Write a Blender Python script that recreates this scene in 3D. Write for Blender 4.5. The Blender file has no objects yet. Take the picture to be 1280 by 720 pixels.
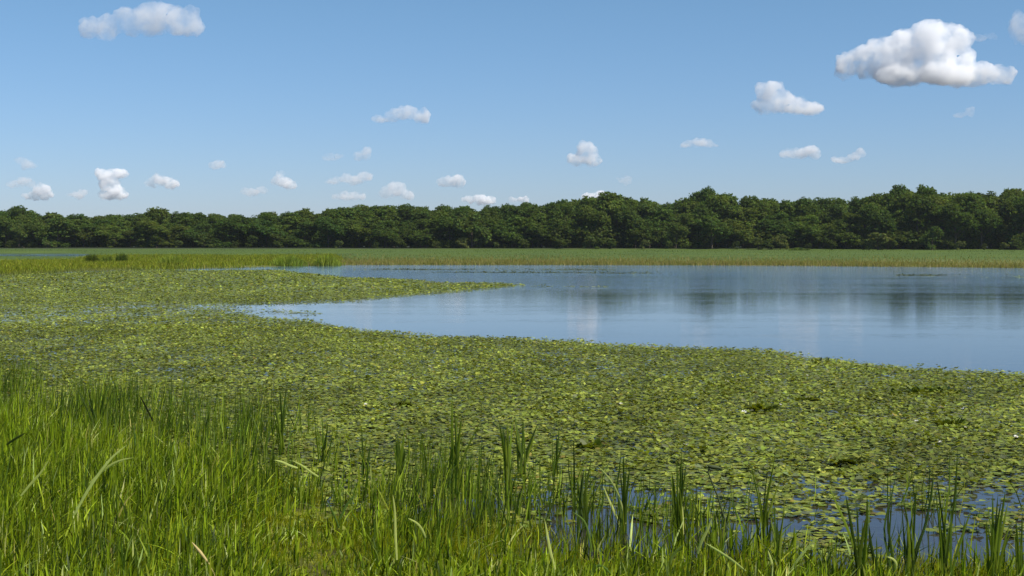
import bpy, math, random
import numpy as np
from math import radians, sin, cos, pi

S = bpy.context.scene
COL = S.collection
rng = np.random.default_rng(7)
random.seed(7)

# ------------------------------------------------------------------ camera
CAM_H = 3.0
HAZE = 0.00006
F = 1778.0                       # focal length in photograph pixels (1280 wide), 50 mm on 36 mm
PITCH = math.atan(60.0 / F)
cam = bpy.data.cameras.new("camera")
cam.lens = 50.0
cam.sensor_width = 36.0
cam.clip_start = 0.1
cam.clip_end = 90000.0
camo = bpy.data.objects.new("camera", cam)
camo.location = (0, 0, CAM_H)
camo.rotation_euler = (pi / 2 - PITCH, 0, 0)
COL.objects.link(camo)
S.camera = camo

# ------------------------------------------------------------------ sky, sun, exposure
SUN_EL, SUN_AZ = radians(51), radians(122)      # azimuth measured clockwise from the view direction (+Y)
W = bpy.data.worlds.new("World")
S.world = W
W.use_nodes = True
wn, wl = W.node_tree.nodes, W.node_tree.links
wn.clear()
sky = wn.new("ShaderNodeTexSky")
sky.sky_type = 'NISHITA'
sky.sun_disc = False
sky.sun_elevation = SUN_EL
sky.sun_rotation = SUN_AZ
sky.altitude = 0
sky.air_density = 1.0
sky.dust_density = 0.2
sky.ozone_density = 2.2
bg = wn.new("ShaderNodeBackground")
bg.inputs['Strength'].default_value = 0.0595
wo = wn.new("ShaderNodeOutputWorld")
tco = wn.new("ShaderNodeTexCoord"); sxyz = wn.new("ShaderNodeSeparateXYZ")
wl.new(tco.outputs['Generated'], sxyz.inputs[0])
rmp = wn.new("ShaderNodeValToRGB")               # clear-day blue: less yellow at the horizon than the model's air
rmp.color_ramp.elements[0].position = 0.0; rmp.color_ramp.elements[0].color = (.74, .90, 1.40, 1)
rmp.color_ramp.elements[1].position = 0.16; rmp.color_ramp.elements[1].color = (.81, 1.05, 1.28, 1)
e = rmp.color_ramp.elements.new(0.9); e.color = (.85, 1.03, 1.2, 1)
wl.new(sxyz.outputs[2], rmp.inputs[0])
mul = wn.new("ShaderNodeMix"); mul.data_type = 'RGBA'; mul.blend_type = 'MULTIPLY'; mul.inputs[0].default_value = 1.0
wl.new(sky.outputs[0], mul.inputs[6]); wl.new(rmp.outputs[0], mul.inputs[7])
wl.new(mul.outputs[2], bg.inputs[0])
wl.new(bg.outputs[0], wo.inputs[0])
sun = bpy.data.lights.new("sun", 'SUN')
sun.energy = 4.6
sun.angle = radians(0.53)
sun.color = (1.0, 0.95, 0.86)
suno = bpy.data.objects.new("sun", sun)
COL.objects.link(suno)
sd = np.array([sin(SUN_AZ) * cos(SUN_EL), cos(SUN_AZ) * cos(SUN_EL), sin(SUN_EL)])
from mathutils import Vector
suno.rotation_euler = Vector(sd).to_track_quat('Z', 'Y').to_euler()
suno.location = (60, 30, 90)
S.view_settings.view_transform = 'Standard'
S.view_settings.look = 'None'
S.view_settings.exposure = 0.5
S.view_settings.gamma = 1.0
S.cycles.use_denoising = True
S.cycles.max_bounces = 48
S.cycles.diffuse_bounces = 3
S.cycles.glossy_bounces = 3
S.cycles.transmission_bounces = 4
S.cycles.transparent_max_bounces = 8
S.cycles.volume_bounces = 48
S.cycles.sample_clamp_indirect = 6.0

# ------------------------------------------------------------------ pixel <-> ground
FW = np.array([0, cos(PITCH), -sin(PITCH)])
UP = np.array([0, sin(PITCH), cos(PITCH)])
def ray(px, py):
    px, py = np.broadcast_arrays(np.asarray(px, float), np.asarray(py, float))
    u, v = px - 640, 360 - py
    return np.stack([u, v * UP[1] + F * FW[1], v * UP[2] + F * FW[2]], -1)
def G(px, py, z=0.0):                 # ground point seen at a pixel of the photograph
    r = ray(px, py)
    t = (z - CAM_H) / r[..., 2]
    return r[..., 0] * t, r[..., 1] * t
def PX(x, y, z=0.0):                  # inverse
    dz = z - CAM_H
    f = y * FW[1] + dz * FW[2]
    v = y * UP[1] + dz * UP[2]
    return 640 + F * x / f, 360 - F * v / f
def at_depth(px, py, y):              # the point on the ray at distance y
    r = ray(px, py)
    t = y / r[..., 1]
    return np.stack([r[..., 0] * t, r[..., 1] * t, CAM_H + r[..., 2] * t], -1)

# ------------------------------------------------------------------ noise
def _h(ix, iy, s):
    n = (ix.astype(np.int64) * 374761393 + iy.astype(np.int64) * 668265263 + s * 974634777) & 0xffffffff
    n = ((n ^ (n >> 13)) * 1274126177) & 0xffffffff
    n = (n ^ (n >> 16)) & 0xffffff
    return n / float(0xffffff)
def vn(x, y, s=0):
    ix, iy = np.floor(x), np.floor(y)
    fx, fy = x - ix, y - iy
    fx = fx * fx * (3 - 2 * fx); fy = fy * fy * (3 - 2 * fy)
    a, b = _h(ix, iy, s), _h(ix + 1, iy, s)
    c, d = _h(ix, iy + 1, s), _h(ix + 1, iy + 1, s)
    return (a * (1 - fx) + b * fx) * (1 - fy) + (c * (1 - fx) + d * fx) * fy
def fbm(x, y, s=0, o=4):
    r, a, t = 0, 0.5, 0
    for k in range(o):
        r = r + a * vn(x * 2 ** k, y * 2 ** k, s + k * 17); t += a; a *= 0.5
    return r / t
def sstep(a, b, x):
    t = np.clip((x - a) / (b - a), 0, 1)
    return t * t * (3 - 2 * t)
def curve(pts):
    xs, ys = zip(*pts)
    return lambda x: np.interp(x, xs, ys)

# ------------------------------------------------------------------ object helpers
def tag(o, label=None, cat=None, group=None, kind=None):
    if label: o['label'] = label
    if cat: o['category'] = cat
    if group: o['group'] = group
    if kind: o['kind'] = kind
    return o
def empty(name, loc=(0, 0, 0)):
    o = bpy.data.objects.new(name, None)
    o.empty_display_size = 0.2
    o.location = loc
    COL.objects.link(o)
    return o
def mesh_np(name, V, Fc, m, col=None, smooth=False):
    V = np.ascontiguousarray(V, np.float32).reshape(-1, 3)
    Fc = np.ascontiguousarray(Fc, np.int32)
    me = bpy.data.meshes.new(name)
    n, k = Fc.shape
    me.vertices.add(len(V)); me.vertices.foreach_set('co', V.ravel())
    me.loops.add(n * k); me.loops.foreach_set('vertex_index', Fc.ravel())
    me.polygons.add(n)
    me.polygons.foreach_set('loop_start', np.arange(0, n * k, k, dtype=np.int32))
    me.polygons.foreach_set('loop_total', np.full(n, k, np.int32))
    if smooth: me.polygons.foreach_set('use_smooth', np.ones(n, bool))
    me.update(calc_edges=True)
    if col is not None:
        ca = me.color_attributes.new('tint', 'FLOAT_COLOR', 'POINT')
        c4 = np.ones((len(V), 4), np.float32); c4[:, :3] = np.asarray(col).reshape(-1, 3)
        ca.data.foreach_set('color', c4.ravel())
    me.materials.append(m)
    return me
def link(name, me, parent=None, loc=None):
    o = bpy.data.objects.new(name, me)
    COL.objects.link(o)
    if parent is not None: o.parent = parent
    if loc is not None: o.location = loc
    return o

# ------------------------------------------------------------------ materials
def new_mat(name):
    m = bpy.data.materials.new(name)
    m.use_nodes = True
    m.node_tree.nodes.clear()
    return m, m.node_tree.nodes, m.node_tree.links
def leaf_mat(name, rough=0.45, trans=0.3, spec=0.4, gain=1.0, transcol=(1.35, 1.3, 0.3)):
    m, n, l = new_mat(name)
    at = n.new('ShaderNodeAttribute'); at.attribute_name = 'tint'
    oi = n.new('ShaderNodeObjectInfo')
    tc = n.new('ShaderNodeNewGeometry')
    nz = n.new('ShaderNodeTexNoise'); nz.inputs['Scale'].default_value = 9.0; nz.inputs['Detail'].default_value = 3
    l.new(tc.outputs['Position'], nz.inputs['Vector'])
    mr = n.new('ShaderNodeMapRange'); mr.inputs['To Min'].default_value = 0.7 * gain; mr.inputs['To Max'].default_value = 1.3 * gain
    l.new(nz.outputs['Fac'], mr.inputs['Value'])
    hs = n.new('ShaderNodeHueSaturation')
    l.new(at.outputs['Color'], hs.inputs['Color']); l.new(mr.outputs[0], hs.inputs['Value'])
    orr = n.new('ShaderNodeMapRange'); orr.inputs['To Min'].default_value = 0.485; orr.inputs['To Max'].default_value = 0.51
    l.new(oi.outputs['Random'], orr.inputs['Value']); l.new(orr.outputs[0], hs.inputs['Hue'])
    p = n.new('ShaderNodeBsdfPrincipled')
    p.inputs['Roughness'].default_value = rough
    p.inputs['Specular IOR Level'].default_value = spec
    l.new(hs.outputs[0], p.inputs['Base Color'])
    tr = n.new('ShaderNodeBsdfTranslucent')
    mx = n.new('ShaderNodeMix'); mx.data_type = 'RGBA'; mx.blend_type = 'MULTIPLY'; mx.inputs[0].default_value = 1
    l.new(hs.outputs[0], mx.inputs[6]); mx.inputs[7].default_value = (*transcol, 1)
    l.new(mx.outputs[2], tr.inputs['Color'])
    ms = n.new('ShaderNodeMixShader'); ms.inputs[0].default_value = trans
    l.new(p.outputs[0], ms.inputs[1]); l.new(tr.outputs[0], ms.inputs[2])
    o = n.new('ShaderNodeOutputMaterial'); l.new(ms.outputs[0], o.inputs[0])
    return m
M_tree = leaf_mat('tree_foliage', 0.7, 0.42, 0.06, 1.35)
M_grass = leaf_mat('grass_blade', 0.5, 0.45, 0.22)
M_reed = leaf_mat('reed_blade', 0.45, 0.38, 0.28)
M_pad = leaf_mat('lily_leaf', 0.5, 0.25, 0.22)
M_far = leaf_mat('meadow_grass', 0.7, 0.4, 0.08)

def simple(name, c, rough=0.8, noise=8, amt=0.3, spec=0.3, bump=0.0):
    m, n, l = new_mat(name)
    p = n.new('ShaderNodeBsdfPrincipled'); p.inputs['Roughness'].default_value = rough
    p.inputs['Specular IOR Level'].default_value = spec
    nz = n.new('ShaderNodeTexNoise'); nz.inputs['Scale'].default_value = noise; nz.inputs['Detail'].default_value = 5
    tc = n.new('ShaderNodeTexCoord'); l.new(tc.outputs['Object'], nz.inputs['Vector'])
    mx = n.new('ShaderNodeMix'); mx.data_type = 'RGBA'
    mx.inputs[6].default_value = (*[v * (1 - amt) for v in c], 1)
    mx.inputs[7].default_value = (*[v * (1 + amt) for v in c], 1)
    l.new(nz.outputs['Fac'], mx.inputs[0]); l.new(mx.outputs[2], p.inputs['Base Color'])
    if bump:
        b = n.new('ShaderNodeBump'); b.inputs['Strength'].default_value = bump
        l.new(nz.outputs['Fac'], b.inputs['Height']); l.new(b.outputs[0], p.inputs['Normal'])
    o = n.new('ShaderNodeOutputMaterial'); l.new(p.outputs[0], o.inputs[0])
    return m
M_bark = simple('bark', (0.09, 0.07, 0.05), 0.9, 3, 0.4, 0.2, 0.5)
M_petal = simple('white_petal', (0.8, 0.8, 0.74), 0.5, 12, 0.06)
M_stamen = simple('yellow_stamens', (0.7, 0.5, 0.05), 0.6, 20, 0.2)
M_dry = simple('dry_reed', (0.40, 0.31, 0.12), 0.7, 14, 0.3)
M_pod = simple('seed_head_brown_green', (0.045, 0.06, 0.018), 0.7, 30, 0.4)

# ground: mud and moss near the water, meadow further off (zones of real plant colour)
def ground_mat():
    m, n, l = new_mat('ground')
    geo = n.new('ShaderNodeNewGeometry')
    sx = n.new('ShaderNodeSeparateXYZ'); l.new(geo.outputs['Position'], sx.inputs[0])
    def noise(sc, det=5, rough=0.6, stretch=None):
        nz = n.new('ShaderNodeTexNoise'); nz.inputs['Scale'].default_value = sc
        nz.inputs['Detail'].default_value = det; nz.inputs['Roughness'].default_value = rough
        if stretch:
            mp = n.new('ShaderNodeMapping'); mp.inputs['Scale'].default_value = stretch
            l.new(geo.outputs['Position'], mp.inputs[0]); l.new(mp.outputs[0], nz.inputs['Vector'])
        else: l.new(geo.outputs['Position'], nz.inputs['Vector'])
        return nz
    def mix(f, a, b):
        mx = n.new('ShaderNodeMix'); mx.data_type = 'RGBA'
        if isinstance(f, float): mx.inputs[0].default_value = f
        else: l.new(f, mx.inputs[0])
        for i, v in ((6, a), (7, b)):
            if isinstance(v, tuple): mx.inputs[i].default_value = (*v, 1)
            else: l.new(v, mx.inputs[i])
        return mx.outputs[2]
    def rng_(v, a, b):
        mr = n.new('ShaderNodeMapRange'); mr.inputs['From Min'].default_value = a; mr.inputs['From Max'].default_value = b
        l.new(v, mr.inputs['Value']); return mr.outputs[0]
    near = mix(rng_(noise(2.2).outputs['Fac'], .4, .62), (0.055, 0.055, 0.012), (0.16, 0.19, 0.010))
    green = mix(rng_(noise(0.05, 6, .6, (1, 2.2, 1)).outputs['Fac'], .35, .65), (0.052, 0.084, 0.012), (0.078, 0.116, 0.013))
    fringe = mix(rng_(noise(0.09, 6, .6, (1, 2, 1)).outputs['Fac'], .4, .6), (0.20, 0.185, 0.06), (0.14, 0.165, 0.04))
    # distance of the point from the lake, wobbled
    ad = n.new('ShaderNodeMath'); ad.operation = 'MULTIPLY_ADD'
    l.new(noise(0.03, 4, .6, (.6, 1, 1)).outputs['Fac'], ad.inputs[0]); ad.inputs[1].default_value = 46; l.new(sx.outputs[1], ad.inputs[2])
    far = mix(rng_(ad.outputs[0], 196, 232), fringe, green)
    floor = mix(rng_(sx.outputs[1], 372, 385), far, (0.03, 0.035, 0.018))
    c = mix(rng_(sx.outputs[1], 40, 70), near, floor)
    mud = mix(rng_(sx.outputs[2], -0.02, 0.05), (0.03, 0.027, 0.018), c)
    p = n.new('ShaderNodeBsdfPrincipled'); p.inputs['Roughness'].default_value = 0.85
    p.inputs['Specular IOR Level'].default_value = 0.2
    l.new(mud, p.inputs['Base Color'])
    b = n.new('ShaderNodeBump'); b.inputs['Strength'].default_value = 0.6; b.inputs['Distance'].default_value = 0.1
    l.new(noise(1.3, 8).outputs['Fac'], b.inputs['Height']); l.new(b.outputs[0], p.inputs['Normal'])
    o = n.new('ShaderNodeOutputMaterial'); l.new(p.outputs[0], o.inputs[0])
    return m
def water_mat():
    m, n, l = new_mat('lake_water')
    geo = n.new('ShaderNodeNewGeometry')
    def noise(sc, stretch, det=3, rough=.5, rot=0):
        mp = n.new('ShaderNodeMapping'); mp.inputs['Scale'].default_value = stretch; mp.inputs['Rotation'].default_value = (0, 0, rot)
        l.new(geo.outputs['Position'], mp.inputs[0])
        nz = n.new('ShaderNodeTexNoise'); nz.inputs['Scale'].default_value = sc; nz.inputs['Detail'].default_value = det
        nz.inputs['Roughness'].default_value = rough
        l.new(mp.outputs[0], nz.inputs['Vector']); return nz.outputs['Fac']
    sx = n.new('ShaderNodeSeparateXYZ'); l.new(geo.outputs['Position'], sx.inputs[0])
    # breeze: the water past 90 m is rippled, calmer nearer the lily beds
    ad = n.new('ShaderNodeMath'); ad.operation = 'MULTIPLY_ADD'
    l.new(noise(.03, (.5, 2.5, 1), 5, .65, .06), ad.inputs[0]); ad.inputs[1].default_value = 90; l.new(sx.outputs[1], ad.inputs[2])
    br = n.new('ShaderNodeMapRange'); br.interpolation_type = 'SMOOTHSTEP'
    br.inputs['From Min'].default_value = 118; br.inputs['From Max'].default_value = 172
    br.inputs['To Min'].default_value = 0.06; br.inputs['To Max'].default_value = 0.5
    l.new(ad.outputs[0], br.inputs['Value'])
    p = n.new('ShaderNodeBsdfPrincipled')
    wc = n.new('ShaderNodeValToRGB'); wd = n.new('ShaderNodeMapRange')   # peaty shallows; open lake colour blued and brightened in place of reflected sky
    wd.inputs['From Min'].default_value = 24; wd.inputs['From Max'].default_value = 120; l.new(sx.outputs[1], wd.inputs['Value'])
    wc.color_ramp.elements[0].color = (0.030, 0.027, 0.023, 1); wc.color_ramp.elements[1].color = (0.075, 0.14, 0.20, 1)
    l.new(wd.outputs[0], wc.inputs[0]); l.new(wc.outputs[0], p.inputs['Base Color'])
    p.inputs['Roughness'].default_value = 0.04
    p.inputs['IOR'].default_value = 1.333
    h = n.new('ShaderNodeMath'); h.operation = 'MULTIPLY_ADD'
    l.new(noise(1.0, (.22, 2.2, 1), 3, .55, .06), h.inputs[0]); h.inputs[1].default_value = 1.1; l.new(noise(3.6, (.3, 1.6, 1), 3, .5, -.08), h.inputs[2])
    b = n.new('ShaderNodeBump'); b.inputs['Distance'].default_value = 0.035
    sm = n.new('ShaderNodeMapRange'); sm.inputs['From Min'].default_value = .38; sm.inputs['From Max'].default_value = .64
    sm.inputs['To Min'].default_value = .5; sm.inputs['To Max'].default_value = 1.35
    l.new(noise(.22, (.22, 1.6, 1), 5, .7, .04), sm.inputs['Value'])
    st = n.new('ShaderNodeMath'); st.operation = 'MULTIPLY'; l.new(sm.outputs[0], st.inputs[0]); l.new(br.outputs[0], st.inputs[1])
    l.new(st.outputs[0], b.inputs['Strength']); l.new(h.outputs[0], b.inputs['Height']); l.new(b.outputs[0], p.inputs['Normal'])
    o = n.new('ShaderNodeOutputMaterial'); l.new(p.outputs[0], o.inputs[0])
    return m
M_ground, M_water = ground_mat(), water_mat()

# ------------------------------------------------------------------ terrain and water
SHORE = curve([(-900, 356), (-400, 350), (0, 344), (100, 339), (200, 336), (300, 334.3), (430, 331.2), (640, 331), (900, 331.5), (1000, 332), (1280, 335), (1700, 339), (2400, 345)])
NEARB = curve([(-900, 530), (-200, 545), (0, 548), (200, 565), (400, 610), (600, 652), (850, 686), (1000, 698), (1280, 702), (2400, 702)])
def terrain_z(x, y):
    yy = np.maximum(y, 4.0)
    px, py = PX(x, yy)
    ys = G(640, SHORE(px))[1]
    yn = G(640, NEARB(px))[1]
    wob = (fbm(x * .08, y * .08, 3) - .5) * 7
    s = y + wob - ys
    far = -0.8 + 0.84 * sstep(-9, 1.0, s) + 0.42 * sstep(0, 190, s) + (fbm(x * .05, y * .03, 9) - .5) * .16 * sstep(4, 40, s)
    sn = yn + (fbm(x * .7, y * .7, 5) - .5) * 2.0 - y
    near = -0.8 + 0.8 * sstep(-4, .8, sn) + 0.06 * sstep(0, 3, sn) + (fbm(x * .9, y * .9, 21) - .5) * .16 * sstep(-.5, 1, sn)
    z = np.maximum(far, near) + np.maximum(0, 12 - y) * .108
    hole = sstep(316.2, 318.0, py) * (1 - sstep(321.0, 322.6, py)) * (1 - sstep(70, 150, px)) * (y > 100)
    z = z - 0.85 * hole
    z = z + 0.35 * sstep(368, 385, y) * 1.0
    return z
def axis(segs):
    a = []
    for lo, hi, st in segs: a.append(np.arange(lo, hi, st))
    return np.concatenate(a + [[segs[-1][1]]])
gy = axis([(-1400, -200, 200), (-200, -10, 20), (-10, 30, .25), (30, 110, 2), (110, 190, .7), (190, 330, 1.6), (330, 460, 5), (460, 1400, 60)])
xp = axis([(0, 14, .35), (14, 40, 1.2), (40, 170, 3), (170, 500, 20), (500, 1400, 60)])
gx = np.concatenate([-xp[:0:-1], xp])
X, Y = np.meshgrid(gx, gy)
Z = terrain_z(X, Y)
nx, ny = len(gx), len(gy)
idx = np.arange(nx * ny).reshape(ny, nx)
quads = np.stack([idx[:-1, :-1], idx[:-1, 1:], idx[1:, 1:], idx[1:, :-1]], -1).reshape(-1, 4)
tag(link('ground', mesh_np('ground', np.stack([X, Y, Z], -1), quads, M_ground, smooth=True)), kind='structure',
    label='marshy ground and flat meadow reaching to the trees')
wx = np.array([-600, 600.]); wy = np.array([2.0, 362.])
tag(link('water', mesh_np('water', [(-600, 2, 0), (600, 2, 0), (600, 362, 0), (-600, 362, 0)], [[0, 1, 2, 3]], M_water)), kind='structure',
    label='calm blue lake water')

# ------------------------------------------------------------------ trees
def unit(v): return v / np.maximum(np.linalg.norm(v, axis=-1, keepdims=True), 1e-9)
def leaf_quads(P, N, size, tint, r):
    n = len(P)
    a = unit(np.cross(N, r.normal(size=(n, 3)))); b = np.cross(N, a)
    s = size[:, None]
    el = r.uniform(.55, .9, (n, 1))
    V = np.stack([P - a * s, P - b * s * el, P + a * s, P + b * s * el], 1)
    C = np.repeat(tint[:, None, :], 4, 1)
    return V.reshape(-1, 3), np.arange(4 * n).reshape(n, 4), C.reshape(-1, 3)
def crown_mesh(seed, H, R, low, tone, lobes=40, leaf=.27, clumps=56, per=11):
    r = np.random.default_rng(seed)
    cen, rad = [], []
    for k in range(lobes):
        t = low + (.92 - low) * ((k * .618 + r.uniform(0, .12)) % 1.0)
        prof = math.sqrt(max(0.02, 1 - ((t - .52) / .5) ** 2)) if t > .52 else .9 + .1 * (t - low) / (.52 - low)
        a = k * 2.4 + r.uniform(-.5, .5)
        rr = R * prof * math.sqrt(r.uniform(.15, 1)) * .72
        lr = H * r.uniform(.08, .16)
        cen.append((rr * cos(a), rr * sin(a), min(t * H, H - lr * .95))); rad.append(lr)
    cen.append((0, 0, H * .5)); rad.append(R * .55)
    cen.append((r.uniform(-1, 1), r.uniform(-1, 1), H * .88)); rad.append(H * .12)
    Ps, Ns, Ts, Sz = [], [], [], []
    for c, lr in zip(cen, rad):
        n = int(clumps * (lr / (H * .13)) ** 1.5)
        d = unit(r.normal(size=(n, 3))); d[:, 2] = np.where(d[:, 2] < -.35, -d[:, 2], d[:, 2])
        cc = np.array(c) + d * lr * r.uniform(.4, 1.25, (n, 1)) * np.array([1, 1, 1.1])
        lt = r.uniform(.8, 1.2)
        for q in range(n):
            cr = r.uniform(.35, .85) * (H / 14)
            dd = unit(r.normal(size=(per, 3)))
            P = cc[q] + dd * cr * r.uniform(.3, 1, (per, 1)) * np.array([1, 1, .6])
            nn = unit(d[q] * .5 + dd * .4 + r.normal(size=(per, 3)) * .6)
            Ps.append(P); Ns.append(nn)
            ct = lt * r.uniform(.75, 1.25)
            Ts.append(np.array(tone)[None] * ct * r.uniform(.8, 1.2, (per, 1)) * np.array([r.uniform(.85, 1.2), 1, r.uniform(.8, 1.15)]))
            Sz.append(r.uniform(.6, 1.15, per) * leaf * (H / 14) ** .5)
    P = np.concatenate(Ps); P[:, 2] = np.maximum(P[:, 2], .15)
    return leaf_quads(P, np.concatenate(Ns), np.concatenate(Sz), np.concatenate(Ts), r) + (cen, rad)
def tube(points, radii, sides=6):
    V, Fc = [], []
    pts = np.array(points, float)
    for i, p in enumerate(pts):
        d = unit(pts[min(i + 1, len(pts) - 1)] - pts[max(i - 1, 0)])
        a = unit(np.cross(d, [0.3, 1, .1])); b = np.cross(d, a)
        for k in range(sides):
            t = 2 * pi * k / sides
            V.append(p + (a * cos(t) + b * sin(t)) * radii[i])
    for i in range(len(pts) - 1):
        for k in range(sides):
            k2 = (k + 1) % sides
            Fc.append((i * sides + k, i * sides + k2, (i + 1) * sides + k2, (i + 1) * sides + k))
    return np.array(V), np.array(Fc)
def merge(parts):
    V, Fc, o = [], [], 0
    for v, f in parts:
        V.append(v); Fc.append(f + o); o += len(v)
    return np.concatenate(V), np.concatenate(Fc)
def trunk_mesh(seed, H, cen, rad):
    r = np.random.default_rng(seed + 99)
    w = H * .022
    top = (r.uniform(-.4, .4), r.uniform(-.4, .4), H * .8)
    parts = [tube([(0, 0, -.3), (0, 0, .3), (top[0] * .3, top[1] * .3, H * .35), (top[0] * .6, top[1] * .6, H * .6), top], [w * 1.6, w * 1.15, w * .85, w * .5, w * .15], 8)]
    for c, lr in list(zip(cen, rad))[:12]:
        z0 = max(.6, c[2] * .55 * r.uniform(.8, 1.1))
        b = (top[0] * .3, top[1] * .3, z0)
        mid = (c[0] * .5, c[1] * .5, z0 + (c[2] - z0) * .6)
        parts.append(tube([b, mid, c], [w * .42, w * .28, w * .08], 5))
    V, Fc = merge(parts)
    return mesh_np('trunk', V, Fc, M_bark, smooth=True)
DARK = (0.040, 0.066, 0.014)
protos = []
specs = [ # height, radius, low, tone
    (14, 7.2, .02, (0.060, 0.094, 0.018)), (14, 6.6, .03, (0.050, 0.082, 0.016)), (14, 7.6, .02, (0.068, 0.102, 0.019)),
    (14, 6.4, .04, (0.054, 0.090, 0.020)), (14, 7.0, .02, (0.074, 0.106, 0.020)), (14, 6.6, .03, (0.048, 0.078, 0.015))]
for k, (H, R, lo, tn) in enumerate(specs):
    V, Fc, C, cen, rad = crown_mesh(100 + k, H, R, lo, tn)
    protos.append((mesh_np('crown', V, Fc, M_tree, C), trunk_mesh(100 + k, H, cen, rad), H))
round_protos = []
for k, tn in enumerate([(0.064, 0.096, 0.020), (0.072, 0.104, 0.024)]):
    V, Fc, C, cen, rad = crown_mesh(300 + k, 9, 6.6, .04, tn, lobes=30, leaf=.30, clumps=40)
    round_protos.append((mesh_np('crown', V, Fc, M_tree, C), trunk_mesh(300 + k, 9, cen, rad), 9))
shrub_protos = []
for k, tn in enumerate([(0.065, 0.090, 0.022), (0.048, 0.070, 0.015), (0.090, 0.115, 0.036)]):
    V, Fc, C, cen, rad = crown_mesh(500 + k, 4, 2.9, .05, tn, lobes=14, leaf=.42, clumps=20, per=9)
    shrub_protos.append((mesh_np('crown', V, Fc, M_tree, C), trunk_mesh(500 + k, 4, cen, rad), 4))
TOP = curve([(-400, 266), (-100, 264), (0, 262), (22, 260), (45, 262), (70, 266), (120, 268), (160, 267), (190, 262), (230, 265), (270, 265), (330, 264), (400, 260), (430, 257),
             (500, 254), (560, 256), (600, 255), (660, 253), (700, 250), (740, 246), (770, 244), (805, 247), (830, 252), (862, 247), (875, 240), (890, 238), (915, 241), (930, 245), (1000, 248),
             (1060, 247), (1105, 245), (1120, 237), (1140, 235), (1162, 237), (1175, 242), (1230, 239), (1280, 237), (1700, 234)])
def place_tree(kind, x, y, H, name, label, cat, group=None, wscale=1.0):
    cm, tm, h0 = kind
    z = float(terrain_z(np.array([x]), np.array([y]))[0])
    t = empty(name, (x, y, z - .03))
    s = H / h0
    t.scale = (s * wscale, s * wscale, s)
    t.rotation_euler = (0, 0, random.uniform(0, 2 * pi))
    link('trunk', tm, t); link('crown', cm, t)
    tag(t, label, cat, group)
    return t
def front_y(px): return float(np.interp(px, [-300, 0, 400, 800, 1280, 1600], [425, 412, 398, 388, 372, 365]))
def zone(px):
    z = [(-9999, 'left of the two marsh bushes'), (110, 'behind the two marsh bushes'), (260, 'behind the reed spit tip'),
         (440, 'just right of the reed spit'), (600, 'left of the domed treetop'), (740, 'around the domed treetop'), (840, 'around the knob-topped tree'),
         (960, 'right of the knob-topped tree'), (1090, 'around the twin tallest trees'), (1190, 'by the right photo edge')]
    r = z[0][1]
    for a, b in z:
        if px >= a: r = b
    return r
rows = [(0, 8.5, 'front', 6, 20), (9, 7.8, 'second', 2, 9), (19, 7.0, 'third', -1, 4), (31, 7.5, 'rear', 0, 3), (44, 9.0, 'hindmost', 3, 7)]
TREES = []
for dy, step, rn, a, b in rows:
    px = -150 + random.uniform(0, 30)
    while px < 1430:
        y = front_y(px) + dy + random.uniform(-3, 3)
        want = float(TOP(px)) + 3.5 + random.uniform(a, b)
        x = (px - 640) / F * y
        H = (CAM_H - .6) + (300 - want) / F * y
        k = random.randrange(6)
        lab = f"dark {rn} row trees {zone(px)}"
        place_tree(protos[k], x, y, H, 'broadleaf_tree', lab, 'tree', f"{rn} row trees {zone(px)}", random.uniform(.9, 1.15) * max(1, 12.5 / H))
        TREES.append((px, y))
        px += step * random.uniform(.7, 1.3) * F / y
# notable trees
for px, top, kind, dy, lab, ws in [
    (888, 238, 3, 14, 'tall dark tree with a knob-shaped top rising right of centre', .62),
    (1128, 236, 0, 13, 'tallest tree of the shore, left of its two crowns on the right side', .75),
    (1153, 236, 2, 15, 'tallest tree of the shore, right of its two crowns on the right side', .75),
    (772, 244, 4, 8, 'broad domed green treetop standing above its neighbours near the centre', 1.25),
    (22, 260, 1, 14, 'small rounded treetop standing out near the left edge of the tree line', .9),
    (190, 262, 2, 12, 'low rounded treetop peaking above the two marsh bushes on the left', 1.0)]:
    y = front_y(px) + dy
    place_tree(protos[kind], (px - 640) / F * y, y, (CAM_H - .6) + (300 - top) / F * y, 'broadleaf_tree', lab, 'tree', None, ws)
for px, top, kind, lab, ws in [
    (890, 272, 0, 'round paler tree in front of the tree line below the knob-topped tree', 1.05),
    (845, 280, 1, 'round bushy tree just left of the rounded pale tree right of centre', .8),
    (72, 275, 0, 'wide rounded tree in front of the tree line on the left', 1.2),
    (24, 282, 1, 'low rounded tree at the left edge in front of the tree line', 1.0),
    (590, 268, 1, 'rounded dark tree bulging forward left of the middle of the shore', 1.0),
    (1165, 284, 0, 'low rounded tree below the tallest tree on the right', .9)]:
    y = front_y(px) - 7
    place_tree(round_protos[kind], (px - 640) / F * y, y, (CAM_H - .5) + (300 - top) / F * y, 'rounded_tree', lab, 'tree', None, ws)
shrubs = [(140, 301), (196, 297), (224, 302), (294, 305), (346, 303), (424, 302), (545, 303), (560, 302), (578, 298), (655, 300), (700, 301), (738, 297), (748, 299), (764, 302), (806, 300), (948, 297), (960, 299),
          (975, 294), (1010, 304), (1078, 302), (1098, 291), (1110, 296), (1230, 305), (1255, 303), (1272, 300), (12, 302), (60, 303), (470, 304), (500, 300), (620, 304), (920, 302), (1040, 300), (1200, 301)]
for i, (px, top) in enumerate(shrubs):
    y = front_y(px) - 9 - random.uniform(0, 4)
    place_tree(shrub_protos[i % 3], (px - 640) / F * y, y, max(1.6, CAM_H - .5 + (300 - top) / F * y), 'willow_shrub',
               f"low {['olive', 'dark', 'pale'][i % 3]} shrubs {zone(px)}", 'shrub', f"{['olive', 'dark', 'pale'][i % 3]} shrubs {zone(px)}", random.uniform(.9, 1.4))
px = -130
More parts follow.
